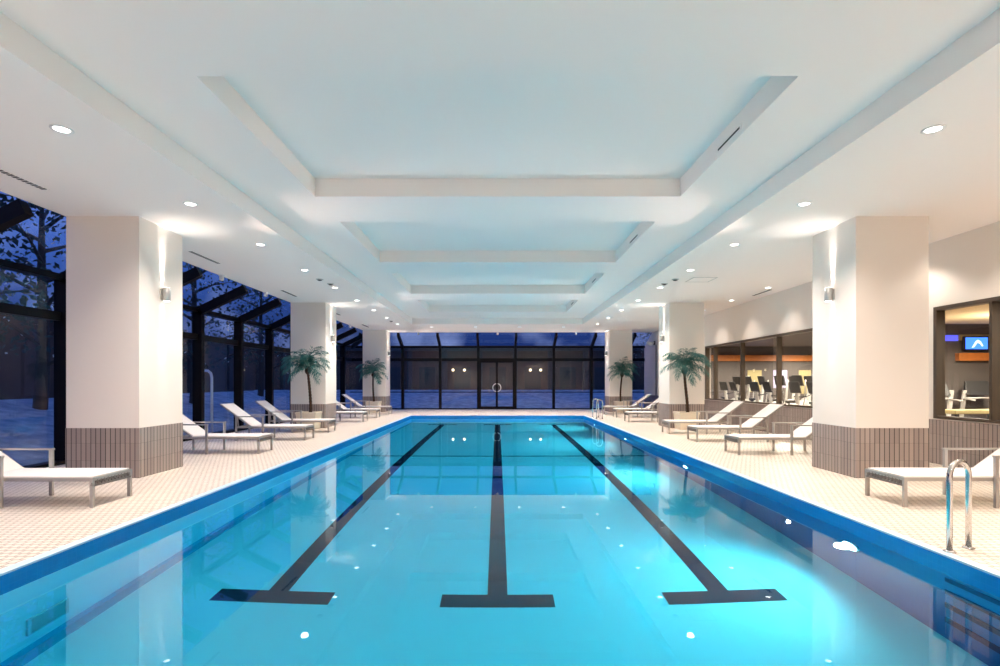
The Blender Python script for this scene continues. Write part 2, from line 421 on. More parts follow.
# downlights
def spot(name, loc, d, energy, size, blend=0.8, soft=0.06, color=(1, 0.9, 0.8)):
    ld = bpy.data.lights.new(name, 'SPOT'); ld.energy = energy; ld.color = color
    ld.spot_size = math.radians(size); ld.spot_blend = blend; ld.shadow_soft_size = soft
    lo = bpy.data.objects.new(name, ld); col.objects.link(lo); lo.location = loc
    lo.rotation_euler = Vector(d).to_track_quat('-Z', 'Y').to_euler()
    return lo
DL = None
def downlight(x, y, label, grp, energy=300):
    global DL
    if DL is None:
        r = empty('downlight', (x, y, CS))
        MB().lathe([(0.10, 0.0), (0.10, -0.008), (0.08, -0.012), (0.067, 0.0)], n=28).build('trim_ring', 'whitepl', r, True)
        MB().lathe([(0.068, -0.004), (0.068, -0.007), (0.0, -0.0075)], n=28).build('lens', 'lampglow', r, False)
        DL = r
    else:
        r = copy_tree(DL); r.location = (x, y, CS)
    tag(r, label, 'downlight', grp)
    spot('downlight_spot', (x, y, CS-0.03), (0, 0, -1), energy, 135 if x < 7 else 105, 0.9, 0.08, (1.0, 0.87, 0.775))
rowY = [5.24+2.2*k for k in range(9)]
for side, sx in (('left', -1), ('right', 1)):
    for i, y in enumerate(rowY):
        downlight(sx*4.46, y, 'bright recessed downlight in the %s soffit beside the pool, %s from the camera' % (side, ['first','second','third','fourth','fifth','sixth','seventh','eighth','ninth'][i]), 'downlights along the %s soffit' % side)
for i, x in enumerate((-3.1, -1.04, 1.04, 3.1)):
    downlight(x, 24.1, 'recessed downlight in the far soffit above pool end, %s from left' % ['first','second','third','fourth'][i], 'downlights across the far soffit')
for i, y in enumerate(rowY[4:7]):
    downlight(7.42, y, 'recessed downlight near the gym window wall, %s from the camera' % ['first','second','third'][i], 'downlights by the gym window wall', 80)
# unseen ones further along the same rows (only their light matters)
for y in (3.04, 0.84, -1.36, -3.2):
    for sx in (-1, 1): spot('downlight_spot', (sx*4.46, y, CS-0.03), (0, 0, -1), 300, 135, 0.9, 0.08, (1.0, 0.87, 0.775))
for y in (11.84, 9.64, 7.44, 5.24, 3.04):
    spot('downlight_spot', (7.42, y, CS-0.03), (0, 0, -1), 80, 120, 0.5, 0.08, (1.0, 0.9, 0.8))
for x in (-2.5, 0, 2.5):  # added fill lights behind the camera, without fittings
    spot('downlight_spot', (x, -2.4, CR-0.03), (0, 0, -1), 300, 135, 0.9, 0.08, (1.0, 0.87, 0.775))

# ------------------------------------------------------------------ columns with sconces
colsY = (8.0, 16.68, 25.6)
CWD = 1.10; DH = 0.78
SC = None
for side, sx in (('left', -1), ('right', 1)):
    for i, y in enumerate(colsY):
        x0, x1 = (5.60, 6.74)
        xa, xb = (x0, x1) if sx > 0 else (-x1, -x0)
        where = ['nearest the camera', 'in the middle', 'farthest away'][i]
        r = empty('column', ((xa+xb)/2, y+CWD/2, 0)); struct(r, 'square white column on the %s side of the pool, %s' % (side, where), 'column')
        h = CWD/2
        MB().box(-0.57, 0.57, -h, h, DH, CS).build('shaft', 'plaster', r)
        MB().box(-0.576, 0.576, -h-0.006, h+0.006, 0, DH).build('tiled_base', 'dado', r)
        # sconce on the pool side
        zc = 2.96
        if SC is None:
            s = empty('wall_sconce', (0, 0, 0))
            MB().box(0.0, 0.02, -0.05, 0.05, -0.09, 0.09).build('back_plate', 'greymetal', s, bevel=0.004)
            mb = MB(); mb.lathe([(0.052, -0.11), (0.058, -0.105), (0.058, 0.105), (0.052, 0.11)], c=(0.075, 0, 0), n=24); mb.build('housing', 'greymetal', s, True)
            MB().lathe([(0.047, 0.1105), (0.047, 0.113)], c=(0.075, 0, 0), n=24).build('upper_lens', 'lampglow', s)
            MB().lathe([(0.047, -0.113), (0.047, -0.1105)], c=(0.075, 0, 0), n=24).build('lower_lens', 'lampglow', s)
            SC = s
        else: s = copy_tree(SC)
        xf = sx*x0
        s.location = (xf, y+CWD/2, zc); s.rotation_euler = (0, 0, 0 if sx < 0 else PI)
        tag(s, 'small metal up and down sconce on the %s column %s' % (side, where), 'wall lamp', 'sconces on the columns')
        xs = xf - sx*0.06
        for d in (1, -1):
            spot('sconce_spot', (xs, y+CWD/2, zc+d*0.12), (sx*0.12, 0, d), 130, 22, 1.0, 0.01, (1.0, 0.92, 0.84))
            if d > 0: spot('sconce_spot', (xs-sx*0.03, y+CWD/2, zc+0.12), (-sx*0.35, 0, 1), 26, 84, 1.0, 0.02, (1.0, 0.92, 0.84))
            spot('sconce_spot', (xs, y+CWD/2, zc+d*0.12), (sx*0.45, 0, d), 16, 42, 1.0, 0.01, (1.0, 0.92, 0.84))
        spot('ceiling_fill_spot', (xs-sx*0.05, y+CWD/2, zc+0.1), (-sx*1.0, 0, 0.22), 780, 56, 1.0, 0.04, (1.0, 0.76, 0.65))  # added fill beam across the pool that brightens the ceiling


# ------------------------------------------------------------------ walls
# right wall with gym windows
WA = (12.2, 19.9); WB = (4.4, 9.47); SILL, HEAD = 0.83, 2.88
mb = MB()
def rw(y0, y1, z0, z1): mb.box(XR, XR+0.2, y0, y1, z0, z1)
rw(YB, YF, SILL*0, SILL)
rw(YB, WB[0], SILL, HEAD); rw(WB[1], WA[0], SILL, HEAD); rw(WA[1], YF, SILL, HEAD)
rw(YB, EY, HEAD, CS)
mb.add([(XR,EY,HEAD),(XR,YF,HEAD),(XR,YF,EAVE),(XR,EY,CS),(XR+0.2,EY,HEAD),(XR+0.2,YF,HEAD),(XR+0.2,YF,EAVE),(XR+0.2,EY,CS)],
       [(0,1,2,3),(7,6,5,4),(0,4,5,1),(1,5,6,2),(2,6,7,3),(3,7,4,0)])
wr = struct(mb.build('wall_right', 'plaster'), 'white right wall with gym windows above a tiled dado', 'wall')
MB().box(XR-0.015, XR, YB, YF, 0, SILL-0.02).build('tiled_dado', 'dado', wr)
# near wall (behind the camera)
wn = struct(MB().box(XL-0.2, XR+0.2, YB-0.2, YB, -0.1, TOP).build('wall_near', 'plaster'), 'white wall behind the viewer', 'wall')

def gym_window(n, y0, y1, mull, label):
    r = empty('window_%d' % n, (XR+0.06, (y0+y1)/2, SILL)); struct(r, label, 'window')
    cy = (y0+y1)/2; H = HEAD-SILL; a, b = y0-cy, y1-cy
    mb = MB(); t = 0.07
    mb.box(-0.08, 0.08, a, b, 0, t*0.7); mb.box(-0.08, 0.08, a, b, H-t, H)
    mb.box(-0.08, 0.08, a, a+t, t*0.7, H-t); mb.box(-0.08, 0.08, b-t, b, t*0.7, H-t)
    mb.build('window_frame', 'brownmetal', r)
    for m in mull: MB().box(-0.07, 0.07, m-cy-0.025, m-cy+0.025, t*0.7, H-t).build('mullion', 'brownmetal', r)
    MB().box(0.02, 0.032, a+t, b-t, t*0.7, H-t).build('pane', 'gymglass', r)
gym_window(1, WA[0], WA[1], (19.1, 17.0, 14.8, 12.9), 'long gym window in the right wall beyond the near column')
gym_window(2, WB[0], WB[1], (8.38, 6.3), 'gym window in the right wall at the photo edge')

# left glazing
GP = 0.06
def glazing_left():
    r = empty('window_3', (XL, (YB+YF)/2, 0)); struct(r, 'tall dark framed glass wall with sloping glass top along the left side', 'window')
    cy = (YB+YF)/2
    yy = [13.7+2.13*k for k in range(-8, 7)]; yy = [y for y in yy if YB < y < YF-0.3]
    for y in yy:
        MB().box(-0.02, 0.22, y-cy-0.07, y-cy+0.07, 0.06, EAVE-0.05).build('mullion', 'blackmetal', r)
        if y < EY-0.2:
            MB().bar((0.10, y-cy, EAVE-0.04), (EX-XL+0.02, y-cy, CS-0.10), 0.14, 0.22).build('rafter', 'blackmetal', r)
    MB().box(-0.04, 0.2, YB-cy, YF-cy, 0, 0.06).build('bottom_rail', 'blackmetal', r)
    MB().box(-0.04, 0.16, YB-cy, YF-cy, EAVE-0.06, EAVE+0.05).build('eave_beam', 'blackmetal', r)
    MB().box(-0.02, 0.12, YB-cy, YF-cy, 2.62, 2.78).build('transom', 'blackmetal', r)
    MB().box(0.02, 0.034, YB-cy, YF-cy, 0.06, EAVE-0.06).build('pane', 'glass', r)
    mb = MB(); t = 0.014
    a = (0.03, EAVE+0.05); b = (EX-XL+0.02, CS+0.02)
    mb.hexa([(a[0],YB-cy,a[1]),(b[0],YB-cy,b[1]),(b[0],EY-cy,b[1]),(a[0],YF-cy,a[1])],
            [(a[0],YB-cy,a[1]+t),(b[0],YB-cy,b[1]+t),(b[0],EY-cy,b[1]+t),(a[0],YF-cy,a[1]+t)])
    mb.build('sloped_pane', 'glass', r)
glazing_left()
def glazing_back():
    r = empty('window_4', (0, YF, 0)); struct(r, 'dark framed glass wall with sloping glass top at the far end', 'window')
    for x in (-7.2, -5.2, -3.14, -1.05, 0.98, 3.08, 5.15, 7.2):
        MB().box(x-0.07, x+0.07, -0.2, 0.02, 0.06, EAVE-0.05).build('mullion', 'blackmetal', r)
        MB().bar((x, -0.10, EAVE-0.04), (x, EY-YF, CS-0.10), 0.12, 0.2).build('rafter', 'blackmetal', r)
    MB().bar((XL+0.1, -0.1, EAVE-0.03), (EX, EY-YF, CS-0.08), 0.14, 0.2).build('hip_rafter', 'blackmetal', r)
    MB().box(XL, XR, -0.16, 0.04, 0, 0.06).build('bottom_rail', 'blackmetal', r)
    MB().box(XL, XR, -0.16, 0.04, EAVE-0.06, EAVE+0.05).build('eave_beam', 'blackmetal', r)
    MB().box(XL, XR, -0.12, 0.02, 2.64, 2.80).build('transom', 'blackmetal', r)
    MB().box(XL, XR, -0.06, 0.02, 0.92, 0.97).build('mid_rail', 'blackmetal', r)
    MB().box(XL, XR, -0.034, -0.02, 0.06, EAVE-0.06).build('pane', 'glass', r)
    mb = MB(); t = 0.014; a = (-0.03, EAVE+0.05); b = (EY-YF-0.02, CS+0.02)
    mb.hexa([(XL,a[0],a[1]),(XR,a[0],a[1]),(XR,b[0],b[1]),(EX,b[0],b[1])], [(XL,a[0],a[1]+t),(XR,a[0],a[1]+t),(XR,b[0],b[1]+t),(EX,b[0],b[1]+t)])
    mb.build('sloped_pane', 'glass', r)
    d = empty('door_1', (-0.035, YF-0.10, 0.06)); struct(d, 'double glass door with a round ring handle in the far glass wall', 'door')
    mb = MB()
    mb.box(-0.06, 0.06, -0.04, 0.04, 0, 2.58)
    mb.box(-0.945, -0.87, -0.04, 0.04, 0, 2.58); mb.box(0.87, 0.945, -0.04, 0.04, 0, 2.58)
    mb.box(-0.87, 0.87, -0.04, 0.04, 0, 0.10); mb.box(-0.87, 0.87, -0.04, 0.04, 2.5, 2.58)
    mb.build('door_frame', 'blackmetal', d)
    for s in (-1, 1):
        mb = MB(); pts = []
        for k in range(13):
            a = math.radians(-80+160*k/12); pts.append((s*(0.02+0.20*math.cos(a)), -0.11, 1.13+0.22*math.sin(a)))
        mb.tube(pts, 0.022, 10)
        mb.tube([(pts[0][0], -0.11, pts[0][2]), (pts[0][0], -0.03, pts[0][2])], 0.014, 8); mb.tube([(pts[-1][0], -0.11, pts[-1][2]), (pts[-1][0], -0.03, pts[-1][2])], 0.014, 8)
        mb.build('handle', 'whitepl', d, True)
glazing_back()

# small white spotlights clamped at the head of the glazing
def clamp_spot(x, y, rz, label):
    r = empty('clamp_spotlight', (x, y, CS), rz); tag(r, label, 'spotlight', 'white spotlights at the head of the glazing')
    MB().box(-0.05, 0.05, -0.05, 0.05, -0.03, 0.0).build('mount', 'whitepl', r)
    MB().lathe([(0.035, -0.13), (0.052, -0.12), (0.052, -0.04), (0.035, -0.03)], n=18).build('lamp_head', 'whitepl', r, True)
for i, y in enumerate((12.4, 14.75, 23.2)):
    clamp_spot(EX+0.07, y, 0, 'small white spotlight at head of the left sloping glass, %s from the camera' % ['first', 'second', 'third'][i])
for i, x in enumerate((-4.12, 0, 4.09)):
    clamp_spot(x, EY-0.07, 0, 'small white spotlight at head of the far sloping glass, %s' % ['left', 'middle', 'right'][i])
# lamp on far right wall
r = empty('wall_lamp', (XR, 26.3, 3.5)); tag(r, 'small white shaded lamp high on right wall near the far glazing', 'wall lamp')
MB().box(-0.05, 0, -0.08, 0.08, -0.1, 0.1).build('back_plate', 'brownmetal', r)
MB().lathe([(0.20, 0.06), (0.21, 0.04), (0.12, -0.14), (0.08, -0.16)], c=(-0.24, 0, 0), n=18).build('shade', 'whitepl', r, True)

# ------------------------------------------------------------------ loungers
def make_lounger():
    r = empty('sun_lounger')
    W = 0.31
    mb = MB()
    for s in (-1, 1): mb.box(0.0, 1.80, s*W-0.018, s*W+0.018, 0.315, 0.355)
    for x in (0.02, 0.62, 1.22, 1.78): mb.box(x-0.018, x+0.018, -W, W, 0.318, 0.350)
    mb.build('frame', 'alu', r)
    # foot end lacing: a second lower bar and short straps
    mb = MB(); mb.box(0.0, 0.03, -W, W, 0.25, 0.272)
    for k in range(11):
        y = -W+0.03+k*0.056
        mb.bar((0.012, y, 0.262), (0.012, y+0.028, 0.33), 0.012, 0.02, up=(1, 0, 0))
        mb.bar((0.012, y+0.056, 0.262), (0.012, y+0.028, 0.33), 0.012, 0.02, up=(1, 0, 0))
    mb.build('foot_lacing', 'lacing', r)
    for s in (-1, 1):
        MB().box(0.0, 0.04, s*W-0.017, s*W+0.017, 0, 0.318).build('leg', 'alu', r)
        MB().box(1.06, 1.10, s*(W+0.038)-0.018, s*(W+0.038)+0.018, 0, 0.60).build('leg', 'alu', r)
        MB().box(1.74, 1.78, s*(W+0.038)-0.018, s*(W+0.038)+0.018, 0, 0.60).build('leg', 'alu', r)
        MB().box(1.05, 1.79, s*(W+0.038)-0.022, s*(W+0.038)+0.022, 0.60, 0.625).build('armrest', 'alu', r, bevel=0.004)
    MB().box(0.02, 1.42, -W+0.005, W-0.005, 0.350, 0.372).build('seat', 'sling', r, bevel=0.006)
    # backrest
    p0 = Vector((1.40, 0, 0.362)); p1 = Vector((2.17, 0, 0.925)); d = (p1-p0).normalized(); nrm = Vector((-d.z, 0, d.x))
    bk = MB(); L = (p1-p0).length
    y0, y1 = -W+0.02, W-0.02
    def P(a, y, h): v = p0+d*a+nrm*h; return (v.x, y, v.z)
    bk.hexa([P(0,y0,-.006),P(L,y0,-.006),P(L,y1,-.006),P(0,y1,-.006)], [P(0,y0,.014),P(L,y0,.014),P(L,y1,.014),P(0,y1,.014)])
    br = bk.build('backrest', 'sling', r, bevel=0.005)
    fr = MB()
    for s in (-1, 1): fr.bar(P(0, s*(W-0.01), -0.012), P(L+0.01, s*(W-0.01), -0.012), 0.028, 0.03)
    fr.bar(P(L, -W, -0.012), P(L, W, -0.012), 0.03, 0.028); fr.bar(P(0.02, -W, -0.012), P(0.02, W, -0.012), 0.03, 0.028)
    fr.build('backrest_frame', 'alu', r)
    st = MB()
    for s in (-1, 1): st.bar(P(0.48, s*0.22, -0.02), (1.76, s*0.22, 0.335), 0.022, 0.022)
    st.bar(P(0.48, -W+0.02, -0.03), P(0.48, W-0.02, -0.03), 0.02, 0.02)
    st.build('backrest_strut', 'alu', r)
    return r
lp = make_lounger()
LW = 0.65
lo_spec = [
 ('left', 4.82, 6.12, 'white sling lounger on left deck cut by the photo edge, in front of near column'),
 ('left', 4.96, 10.67, 'white sling lounger just behind the nearest left column'),
 ('left', 4.93, 13.15, 'white sling lounger second behind the nearest left column'),
 ('left', 5.00, 15.20, 'white sling lounger in front of left palm planter at middle column'),
 ('left', 5.02, 19.2, 'white sling lounger partly hidden behind the middle left column'),
 ('left', 5.02, 21.3, 'white sling lounger between middle and far left columns, second behind middle column'),
 ('left', 5.02, 23.7, 'white sling lounger beside planter of the far left column'),
 ('right', 4.86, 6.14, 'white sling lounger on right deck cut by photo edge, behind pool ladder'),
 ('right', 4.93, 10.5, 'white sling lounger just behind the nearest right column'),
 ('right', 4.97, 12.8, 'white sling lounger second behind nearest right column, below gym window'),
 ('right', 4.93, 14.75, 'white sling lounger in front of right palm planter at middle column'),
 ('right', 4.88, 19.1, 'white sling lounger partly hidden behind the middle right column'),
 ('right', 5.00, 21.6, 'white sling lounger second beyond the middle right column with raised back'),
 ('right', 4.95, 23.8, 'white sling lounger beside planter of the far right column'),
]
for i, (side, x, y, lab) in enumerate(lo_spec):
    o = lp if i == 0 else copy_tree(lp)
    sx = -1 if side == 'left' else 1
    o.location = (sx*x, y+LW/2-0.02, 0); o.rotation_euler = (0, 0, PI if sx < 0 else 0)
    tag(o, lab, 'sun lounger', 'white sun loungers along the pool')

# ------------------------------------------------------------------ palms
def frond_mb(L, a0, droop, seed):
    rnd = random.Random(seed); mb = MB()
    n = 14; pts = []
    for k in range(n+1):
        t = k/n
        ang = math.radians(a0) - droop*t**1.3
        if k == 0: p = Vector((0.02, 0, 0))
        else: p = pts[-1] + Vector((math.cos(ang), 0, math.sin(ang)))*L/n
        pts.append(p)
    mb.tube(pts, [0.010*(1-0.8*k/n) for k in range(n+1)], 5)
    m = 26
    for k in range(3, m+1):
        t = k/m*n; i = min(int(t), n-1); fr = t-i
        p = pts[i].lerp(pts[i+1], fr); d = (pts[i+1]-pts[i]).normalized()
        ll = 0.27*math.sin(PI*min(1, 0.15+0.82*k/m))+0.05
        for s in (-1, 1):
            dirv = (Vector((0, s, 0))*rnd.uniform(0.55, 0.9) + d*0.55 + Vector((0, 0, rnd.uniform(-0.9, 0.15)))).normalized()
            q = p + dirv*ll*rnd.uniform(0.75, 1.15) + Vector((0, 0, -0.04)); mid = p.lerp(q, 0.45) + Vector((0, 0, 0.03))
            wv = d*0.013
            o = len(mb.v)
            mb.v += [tuple(p), tuple(mid-wv), tuple(q), tuple(mid+wv), tuple(mid+Vector((0,0,-0.006)))]
            mb.f += [(o, o+1, o+2, o+3), (o, o+3, o+4), (o+3, o+2, o+4), (o+2, o+1, o+4), (o+1, o, o+4)]
    return mb
FR = [frond_mb(0.98, 62, 1.9, 1), frond_mb(0.95, 35, 1.75, 2), frond_mb(1.0, 84, 2.1, 3), frond_mb(0.92, 10, 1.6, 4)]
FRM = []
def make_palm(loc, label, seed, rz):
    rnd = random.Random(seed)
    r = empty('potted_palm', loc, rz); tag(r, label, 'palm', 'potted palms in front of the columns')
    a, b, H = 0.27, 0.31, 0.55
    mb = MB()
    mb.hexa([(-a,-a,0),(a,-a,0),(a,a,0),(-a,a,0)], [(-b,-b,H-0.06),(b,-b,H-0.06),(b,b,H-0.06),(-b,b,H-0.06)])
    for q in ((-b-.01,b+.01,-b-.01,-b+.03),(-b-.01,b+.01,b-.03,b+.01),(-b-.01,-b+.03,-b+.03,b-.03),(b-.03,b+.01,-b+.03,b-.03)): mb.box(q[0],q[1],q[2],q[3],H-0.06,H)
    mb.build('planter', 'planter', r, bevel=0.005)
    MB().box(-b+.03, b-.03, -b+.03, b-.03, H-0.06, H-0.03).build('soil', 'soil', r)
    n = 26; pts = []; rs = []
    for k in range(n+1):
        t = k/n; pts.append((0.05*math.sin(t*2.6+seed), 0.03*math.sin(t*3.1+seed*2), H-0.05+t*1.37)); rs.append((0.052 if k % 2 else 0.044)*(1.05-0.25*t))
    MB().tube(pts, rs, 12).build('trunk', 'trunk', r, False)
    top = Vector(pts[-1])
    MB().lathe([(0.03, -0.14), (0.085, -0.07), (0.10, 0.0), (0.07, 0.08), (0.02, 0.12)], c=tuple(top), n=12).build('crown_shaft', 'trunk', r, True)
    N = 26
    for k in range(N):
        j = (k*7+seed) % 4 if k > 3 else k
        if len(FRM) <= j:
            o = FR[j].build('frond', 'frond', r, False, fix=False); FRM.append(o.data)
        else:
            o = bpy.data.objects.new('frond', FRM[j]); col.objects.link(o); o.parent = r
        o.location = top + Vector((0, 0, 0.08))
        az = k*2.39996 + rnd.uniform(-.25, .25)
        if math.sin(az) > 0.12: az = -az          # the column stands right behind the palm
        o.rotation_euler = (0, rnd.uniform(-0.2, 0.2) - (0.55 if k % 5 == 0 else 0), az)
        s = rnd.uniform(0.8, 1.05); o.scale = (s, s, s)
for (x, y, lab, sd, rz) in [(-6.02, 16.34, 'potted palm in a cream box before the middle left column', 1, 0.0),
                            (6.02, 16.34, 'potted palm in a cream box before the middle right column', 2, 0.0),
                            (-6.10, 25.26, 'potted palm in a cream box before the far left column', 3, 0.0),
                            (6.12, 25.26, 'potted palm in a cream box before the far right column', 4, 0.0)]:
    make_palm((x, y, 0), lab, sd, rz)

# ------------------------------------------------------------------ ladder grab rails
def grab_rail(y, label, skew=0.05):
    r = empty('grab_rail', (4.12, y, 0)); tag(r, label, 'grab rail')
    R = 0.13; pts = [(-R, -skew, 0.0)]
    for k in range(17):
        a = PI - PI*k/16; pts.append((R*math.cos(a), -skew*(-math.cos(a)), 0.66+R*math.sin(a)*1.0))
    pts.append((R, skew, 0.0))
    MB().tube(pts, 0.023, 14).build('rail', 'steel', r, True)
    for x, s in ((-R, -skew), (R, skew)):
        MB().lathe([(0.048, 0.0), (0.048, 0.006), (0.03, 0.016), (0.024, 0.018)], c=(x, s, 0.002), n=20).build('floor_flange', 'steel', r, True)
grab_rail(4.57, 'bright steel arched grab rail at the right pool edge, front right of photo')
grab_rail(20.7, 'steel arched grab rail at far right of the pool, nearer of the pair')
grab_rail(21.5, 'steel arched grab rail at far right of the pool, farther of the pair')

# ------------------------------------------------------------------ gym behind the right wall
GX0, GX1, GY0, GY1, GH = XR+0.2, 17.5, 3.0, 26.0, 3.3
def gs(mb, name, mat, lab, cat='wall'): return struct(mb.build(name, mat), lab, cat)
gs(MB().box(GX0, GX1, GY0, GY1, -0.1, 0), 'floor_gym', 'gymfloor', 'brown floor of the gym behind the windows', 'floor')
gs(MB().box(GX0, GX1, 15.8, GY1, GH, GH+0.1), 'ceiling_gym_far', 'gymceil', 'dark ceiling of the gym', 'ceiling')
gs(MB().box(GX0, GX1, GY0, 15.8, GH, GH+0.1), 'ceiling_gym_near', 'gymceillit', 'near gym ceiling with warm light put into its colour', 'ceiling')
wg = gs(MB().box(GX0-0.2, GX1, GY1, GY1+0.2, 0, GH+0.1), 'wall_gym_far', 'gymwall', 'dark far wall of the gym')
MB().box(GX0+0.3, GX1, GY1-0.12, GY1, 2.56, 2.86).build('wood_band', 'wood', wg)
MB().box(12.7, 13.4, GY1-0.02, GY1, 1.0, 2.1).build('lit_area_patch', 'gymwarm', wg); MB().box(15.3, 15.9, GY1-0.02, GY1, 0.9, 2.1).build('lit_area_patch', 'gymwarm', wg); MB().box(14.0, 14.7, GY1-0.02, GY1, 1.2, 2.1).build('lit_area_patch', 'gympale', wg)  # lit areas of the far wall, put in as coloured patches
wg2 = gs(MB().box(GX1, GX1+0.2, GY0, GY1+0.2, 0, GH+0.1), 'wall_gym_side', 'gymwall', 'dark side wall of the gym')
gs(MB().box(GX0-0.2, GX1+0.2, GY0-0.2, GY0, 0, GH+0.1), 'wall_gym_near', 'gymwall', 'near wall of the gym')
# bulkhead with wood shelf and television, seen through the near gym window
bh = empty('bulkhead', (14.9, 16.0, 0)); struct(bh, 'dark partition with an orange wood ledge inside the gym', 'wall')
MB().box(-2.2, 2.6, 0, 0.15, 0, 3.3).build('partition', 'gymwall', bh)
MB().box(-0.6, 1.2, -0.14, 0, 2.16, 2.40).build('wood_ledge', 'wood', bh)
MB().box(-2.2, -0.55, -0.05, 0, 2.78, 2.96).build('blue_light_strip', 'panelblue', bh); MB().box(-0.5, 1.2, -0.05, 0, 2.8, 2.98).build('pale_strip', 'gymwarm', bh)
tv = empty('wall_television', (14.85, 15.95, 2.48)); tag(tv, 'small television showing a bright blue picture inside the gym', 'television')
MB().box(-0.38, 0.38, -0.08, 0, 0, 0.44).build('casing', 'machine_black', tv, bevel=0.01)
MB().box(-0.34, 0.34, -0.086, -0.079, 0.04, 0.40).build('screen', 'screen', tv)
MB().prism([(-0.16,0.08),(-0.08,0.10),(0.02,0.24),(0.10,0.20),(0.16,0.12),(0.20,0.14),(0.12,0.28),(0.03,0.33),(-0.04,0.28)], (0,-0.092,0.0), (1,0,0), (0,0,1), (0,1,0), 0.006).build('picture', 'screenwhite', tv)
ex = empty('exit_sign', (12.55, 20.0, 2.02)); tag(ex, 'tiny green lit sign on a thin post inside the gym', 'sign')
MB().box(-0.12, 0.12, -0.03, 0.03, 0, 0.18).build('lamp_box', 'exit', ex); MB().box(-0.02, 0.02, -0.02, 0.02, -2.02, 0).build('post', 'machine_black', ex)
def area(name, loc, d, sx, sy, energy, color):
    ld = bpy.data.lights.new(name, 'AREA'); ld.shape = 'RECTANGLE'; ld.size = sx; ld.size_y = sy; ld.energy = energy; ld.color = color
    lo = bpy.data.objects.new(name, ld); col.objects.link(lo); lo.location = loc
    lo.rotation_euler = Vector(d).to_track_quat('-Z', 'Y').to_euler(); return lo
for (x, y, e) in ((10.5, 13.0, 60), (13.5, 11.0, 90), (10.5, 18.5, 90), (13.5, 19.5, 90), (11.5, 23.5, 90), (15, 24, 90), (10.5, 7.0, 60), (13.5, 13.5, 60)):
    spot('gym_lamp', (x, y, GH-0.06), (0, 0, -1), e*9, 165, 0.6, 0.05, (1.0, 0.88, 0.70))
spot('gym_uplight', (13.5, 13.5, 2.3), (0, 0, 1), 160, 150, 1.0, 0.1, (1.0, 0.85, 0.62))

def make_bike():
    r = empty('exercise_bike')
    mb = MB(); mb.box(-0.55, -0.49, -0.26, 0.26, 0, 0.06); mb.box(0.50, 0.56, -0.24, 0.24, 0, 0.06); mb.bar((-0.52, 0, 0.05), (0.53, 0, 0.06), 0.08, 0.06)
    mb.build('base', 'machine_white', r)
    MB().prism([(-0.52,0.1),(-0.15,0.08),(0.12,0.2),(0.10,0.42),(-0.12,0.60),(-0.40,0.62),(-0.58,0.4)], (0,-0.07,0), (1,0,0), (0,0,1), (0,1,0), 0.14).build('flywheel_cover', 'machine_white', r, bevel=0.02)
    MB().bar((0.05, 0, 0.15), (0.28, 0, 0.82), 0.06, 0.08).build('seat_post', 'machine_black', r)
    MB().hexa([(0.18,-0.05,0.82),(0.44,-0.13,0.82),(0.44,0.13,0.82),(0.18,0.05,0.82)], [(0.16,-0.05,0.90),(0.46,-0.14,0.91),(0.46,0.14,0.91),(0.16,0.05,0.90)]).build('saddle', 'machine_black', r, bevel=0.02)
    MB().bar((-0.32, 0, 0.55), (-0.42, 0, 1.22), 0.07, 0.09).build('handle_post', 'machine_white', r)
    mb = MB()
    for s in (-1, 1): mb.tube([(-0.40, 0, 1.05), (-0.34, s*0.14, 1.06), (-0.20, s*0.24, 1.10), (-0.08, s*0.24, 1.18)], 0.018, 8)
    mb.build('handlebar', 'machine_black', r, True)
    MB().hexa([(-0.48,-0.17,1.18),(-0.42,-0.17,1.16),(-0.42,0.17,1.16),(-0.48,0.17,1.18)], [(-0.58,-0.17,1.50),(-0.54,-0.17,1.51),(-0.54,0.17,1.51),(-0.58,0.17,1.50)]).build('console', 'machine_black', r, bevel=0.01)
    mb = MB()
    for s in (-1, 1): mb.bar((-0.12, s*0.07, 0.32), (-0.12+s*0.12, s*0.12, 0.32-s*0.10), 0.025, 0.03); mb.box(-0.17+s*0.12, -0.07+s*0.12, s*0.12-0.04, s*0.12+0.04, 0.31-s*0.10, 0.335-s*0.10)
    mb.build('pedals', 'machine_black', r)
    return r
def make_elliptical():
    r = empty('elliptical_trainer')
    mb = MB(); mb.box(-0.75, -0.68, -0.3, 0.3, 0, 0.07); mb.box(0.75, 0.82, -0.3, 0.3, 0, 0.07); mb.bar((-0.7, 0, 0.06), (0.8, 0, 0.06), 0.10, 0.07)
    mb.build('base', 'machine_white', r)
    mb = MB(); mb.lathe([(0.05,-0.07),(0.34,-0.05),(0.36,0.0),(0.34,0.05),(0.05,0.07)], n=24, axis='x')
    mb.v = [(v[1]-0.45, v[0], v[2]+0.42) for v in mb.v]; mb.build('drive_cover', 'machine_white', r, True)
    MB().bar((-0.35, 0, 0.3), (-0.22, 0, 1.45), 0.08, 0.10).build('mast', 'machine_white', r)
    MB().hexa([(-0.26,-0.2,1.38),(-0.18,-0.2,1.36),(-0.18,0.2,1.36),(-0.26,0.2,1.38)], [(-0.36,-0.2,1.74),(-0.30,-0.2,1.75),(-0.30,0.2,1.75),(-0.36,0.2,1.74)]).build('console', 'machine_black', r, bevel=0.01)
    for s in (-1, 1):
        MB().tube([(-0.30, s*0.20, 0.35), (-0.18+s*.06, s*0.26, 0.85), (-0.10+s*0.12, s*0.28, 1.30), (-0.02+s*0.14, s*0.24, 1.58)], 0.022, 8).build('swing_arm', 'machine_black' if s > 0 else 'machine_white', r, True)
        mb = MB(); mb.bar((-0.35, s*0.18, 0.30+s*0.08), (0.72, s*0.18, 0.24), 0.05, 0.05); mb.box(0.15, 0.52, s*0.18-0.08, s*0.18+0.08, 0.27, 0.32)
        mb.build('foot_beam', 'machine_white', r)
    return r
